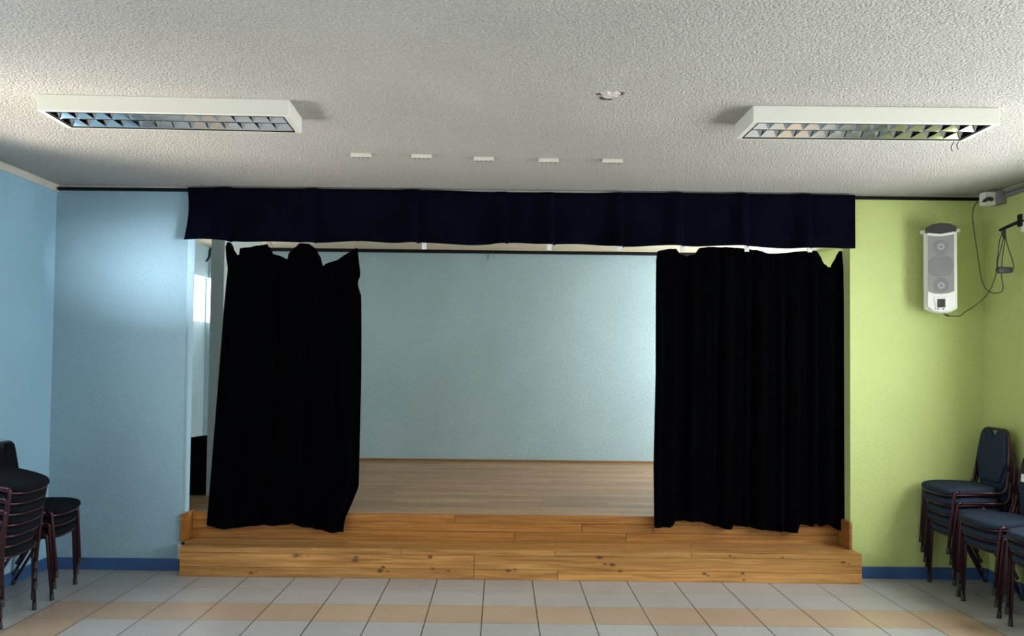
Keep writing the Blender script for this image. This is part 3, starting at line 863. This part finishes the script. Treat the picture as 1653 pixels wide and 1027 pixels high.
CHAIR_MESH = {}
def make_chair(kind):
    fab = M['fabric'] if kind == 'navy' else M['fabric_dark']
    root = empty('stacking_chair', (0, 0, -50))
    se = obj('seat', seat_bm(), fab, root, smooth=True)
    obj('backrest', backrest_bm(), fab, root, smooth=False)
    r = .0105
    # continuous side rails and arched back
    for s_ in (1, -1):
        bm = bmesh.new()
        tube(bm, fillet([(.130, s_ * .199, .412), (-.185, s_ * .197, .410), back_pos(s_ * .183, .10, -.004)], .055, 7), r, 10)
        obj('side_rail', bm, M['tube'], root, smooth=True)
    bm = bmesh.new()
    tube(bm, fillet([back_pos(.183, .098, -.004), back_pos(.168, .24, -.004), back_pos(.142, .372, -.004), back_pos(-.142, .372, -.004), back_pos(-.168, .24, -.004), back_pos(-.183, .098, -.004)],
                    [0, .08, .06, .06, .08, 0], 7), r, 10)
    obj('back_frame', bm, M['tube'], root, smooth=True)
    bm = bmesh.new()
    rim = [(.05 + .0, .19, .364)] 
    tube(bm, spline([(-.10, .190, .398), (.10, .192, .396), (.165, .178, .390), (.194, .10, .386), (.199, 0, .385), (.194, -.10, .386), (.165, -.178, .390), (.10, -.192, .396), (-.10, -.190, .398)], 6), .0085, 8)
    tube(bm, [(-.08, .19, .400), (-.08, -.19, .400)], .008, 8)
    obj('seat_frame', bm, M['tube'], root, smooth=True)
    for s_ in (1, -1):
        foot = Vector((.192, s_ * .178, 0)); knee = Vector((.158, s_ * .199, .412))
        bm = bmesh.new(); tube(bm, fillet([(.128, s_ * .199, .412), knee, foot + Vector((0, 0, .012))], .05, 7), r, 10)
        lg = obj('leg', bm, M['tube'], root, smooth=True)
        d = (foot - knee).normalized()
        bm = bmesh.new(); tube(bm, [foot - d * .045, foot - d * .004, foot], [.0122, .0135, .0135], 10); obj('foot_cap', bm, M['rubber'], lg, smooth=True)
    for s_ in (1, -1):
        foot = Vector((-.215, s_ * .196, 0)); top = Vector((.01, s_ * .178, .398))
        bm = bmesh.new(); tube(bm, [top, foot + Vector((.003, 0, .01))], .0095, 10)
        lg = obj('leg', bm, M['tube'], root, smooth=True)
        d = (foot - top).normalized()
        bm = bmesh.new(); tube(bm, [foot - d * .045, foot - d * .004, foot], [.0112, .0125, .0125], 10); obj('foot_cap', bm, M['rubber'], lg, smooth=True)
    return root

def copy_tree(o, parent=None):
    c = o.copy(); C.objects.link(c)
    if parent is not None: c.parent = parent
    for ch in [q for q in bpy.data.objects if q.parent == o]: copy_tree(ch, c)
    return c

protos = {}
def stack(kind, n, x, y, rz, pitch, dx, where, group, jit=.006, first_dx=0.0, lean=0.0):
    ords = {3: ['topmost', 'middle', 'bottom'], 5: ['topmost', 'second from the top', 'third from the top', 'second from the floor', 'bottom'],
            7: ['topmost', 'second from the top', 'third from the top', 'fourth from the top', 'third from the floor', 'second from the floor', 'bottom']}[n]
    out = []
    rnd = random.Random(int(abs(x * 1000 + y * 100)))
    for k in range(n):
        if kind not in protos:
            protos[kind] = make_chair(kind); o = protos[kind]
        else:
            o = copy_tree(protos[kind])
        a = rz + (rnd.uniform(-.02, .02) if k else 0)
        f = dx * k - .22 * math.sin(lean * k) + (rnd.uniform(-jit, jit) if k else 0) + (first_dx if k == 0 else 0)
        o.location = (x + f * math.cos(rz), y + f * math.sin(rz), pitch * k)
        o.rotation_euler = (0, 0, a)
        o.rotation_euler = (0, lean * k, a)
        w = ords[n - 1 - k]
        tag(o, '%s padded chair, %s in the %s' % ('navy' if kind == 'navy' else 'charcoal', w, where), 'chair', group)
        out.append(o)
    return out
stack('navy', 5, 3.27, 5.53, PI, .070, .016, 'five-high stack under the loudspeaker', 'chairs stacked by the green wall')
B = stack('navy', 3, 3.25, 5.08, PI + .03, .070, .016, 'three-high stack with a white sticker on its back', 'chairs stacked by the green wall')
stack('navy', 3, 3.23, 4.57, PI, .070, .016, 'three-high stack nearest the camera by the green wall', 'chairs stacked by the green wall')
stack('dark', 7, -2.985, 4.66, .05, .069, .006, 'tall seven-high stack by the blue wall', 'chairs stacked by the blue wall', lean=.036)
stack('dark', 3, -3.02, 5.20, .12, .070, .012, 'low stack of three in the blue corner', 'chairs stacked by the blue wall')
bm = bmesh.new()
q = [back_pos(-.132, .195, .0185), back_pos(-.05, .195, .0185), back_pos(-.05, .245, .0185), back_pos(-.132, .245, .0185)]
q2 = [p + Vector((.0008, 0, 0)) for p in q]
vs = [bm.verts.new(p) for p in q + q2]
for f in ((0, 1, 2, 3), (7, 6, 5, 4), (0, 4, 5, 1), (1, 5, 6, 2), (2, 6, 7, 3), (3, 7, 4, 0)): bm.faces.new([vs[i] for i in f])
o = obj('sticker', bm, M['paper'], B[2]); o['label'] = 'white paper sticker'

# ------------------------------------------------------------------ light
def area(name, loc, target, sx_, sy_, power, col, spread=PI):
    l = bpy.data.lights.new(name, 'AREA'); l.shape = 'RECTANGLE'; l.size = sx_; l.size_y = sy_; l.energy = power; l.color = col
    l.spread = spread
    o = bpy.data.objects.new(name, l); link(o); o.location = loc
    d = Vector(target) - Vector(loc); o.rotation_euler = d.to_track_quat('-Z', 'Y').to_euler()
    return o
SKY = (.91, .965, 1.0); WARM = (1.0, .88, .72)
def win_light(holes, x, sgn, power, col):
    for (ya, yb, za, zb) in holes:
        area('daylight', (x, (ya + yb) / 2, (za + zb) / 2), (x + sgn, (ya + yb) / 2, (za + zb) / 2), (yb - ya) * 1.02, (zb - za) * 1.02, power * (yb - ya) * (zb - za), col)
win_light(WL, XL - .19, 1, 27, SKY)
win_light(WR, XR + .19, -1, 57, SKY)
# sunlight thrown up by the bright ground outside the windows
area('ground_bounce', (-4.6, 3.3, .5), (-2.3, 3.9, 2.79), 1.0, .7, 40, WARM, math.radians(75))
area('ground_bounce', (4.9, 3.6, .6), (2.6, 4.2, 2.79), 1.0, .7, 9, (1, .93, .82), math.radians(70))
area('ground_bounce', (5.0, 1.0, 1.45), (-2.48, 5.79, 2.17), .22, .10, 2.4, SKY, math.radians(6))

w = bpy.data.worlds.new('sky'); bpy.context.scene.world = w; w.use_nodes = True
w.node_tree.nodes['Background'].inputs['Color'].default_value = (.8, .9, 1, 1)
w.node_tree.nodes['Background'].inputs['Strength'].default_value = 1.2

# ------------------------------------------------------------------ camera and view
cd = bpy.data.cameras.new('camera'); cam = bpy.data.objects.new('camera', cd); link(cam)
cd.sensor_width = 36; cd.lens = 1281 / 1653 * 36
cd.shift_x = 18.1 / 1653; cd.shift_y = 36.5 / 1653
cam.location = (0, 0, H_EYE)
cam.rotation_mode = 'QUATERNION'
cam.rotation_quaternion = (Matrix.Rotation(math.radians(90 + 1.7), 3, 'X') @ Matrix.Rotation(.0115, 3, 'Z')).to_quaternion()
sc = bpy.context.scene
sc.camera = cam
sc.view_settings.view_transform = 'Standard'; sc.view_settings.look = 'None'
sc.view_settings.gamma = 1; sc.view_settings.use_curve_mapping = False
sc.view_settings.exposure = 0.05
sc.cycles.use_denoising = True
sc.cycles.max_bounces = 10
sc.cycles.diffuse_bounces = 6
sc.cycles.sample_clamp_indirect = 8
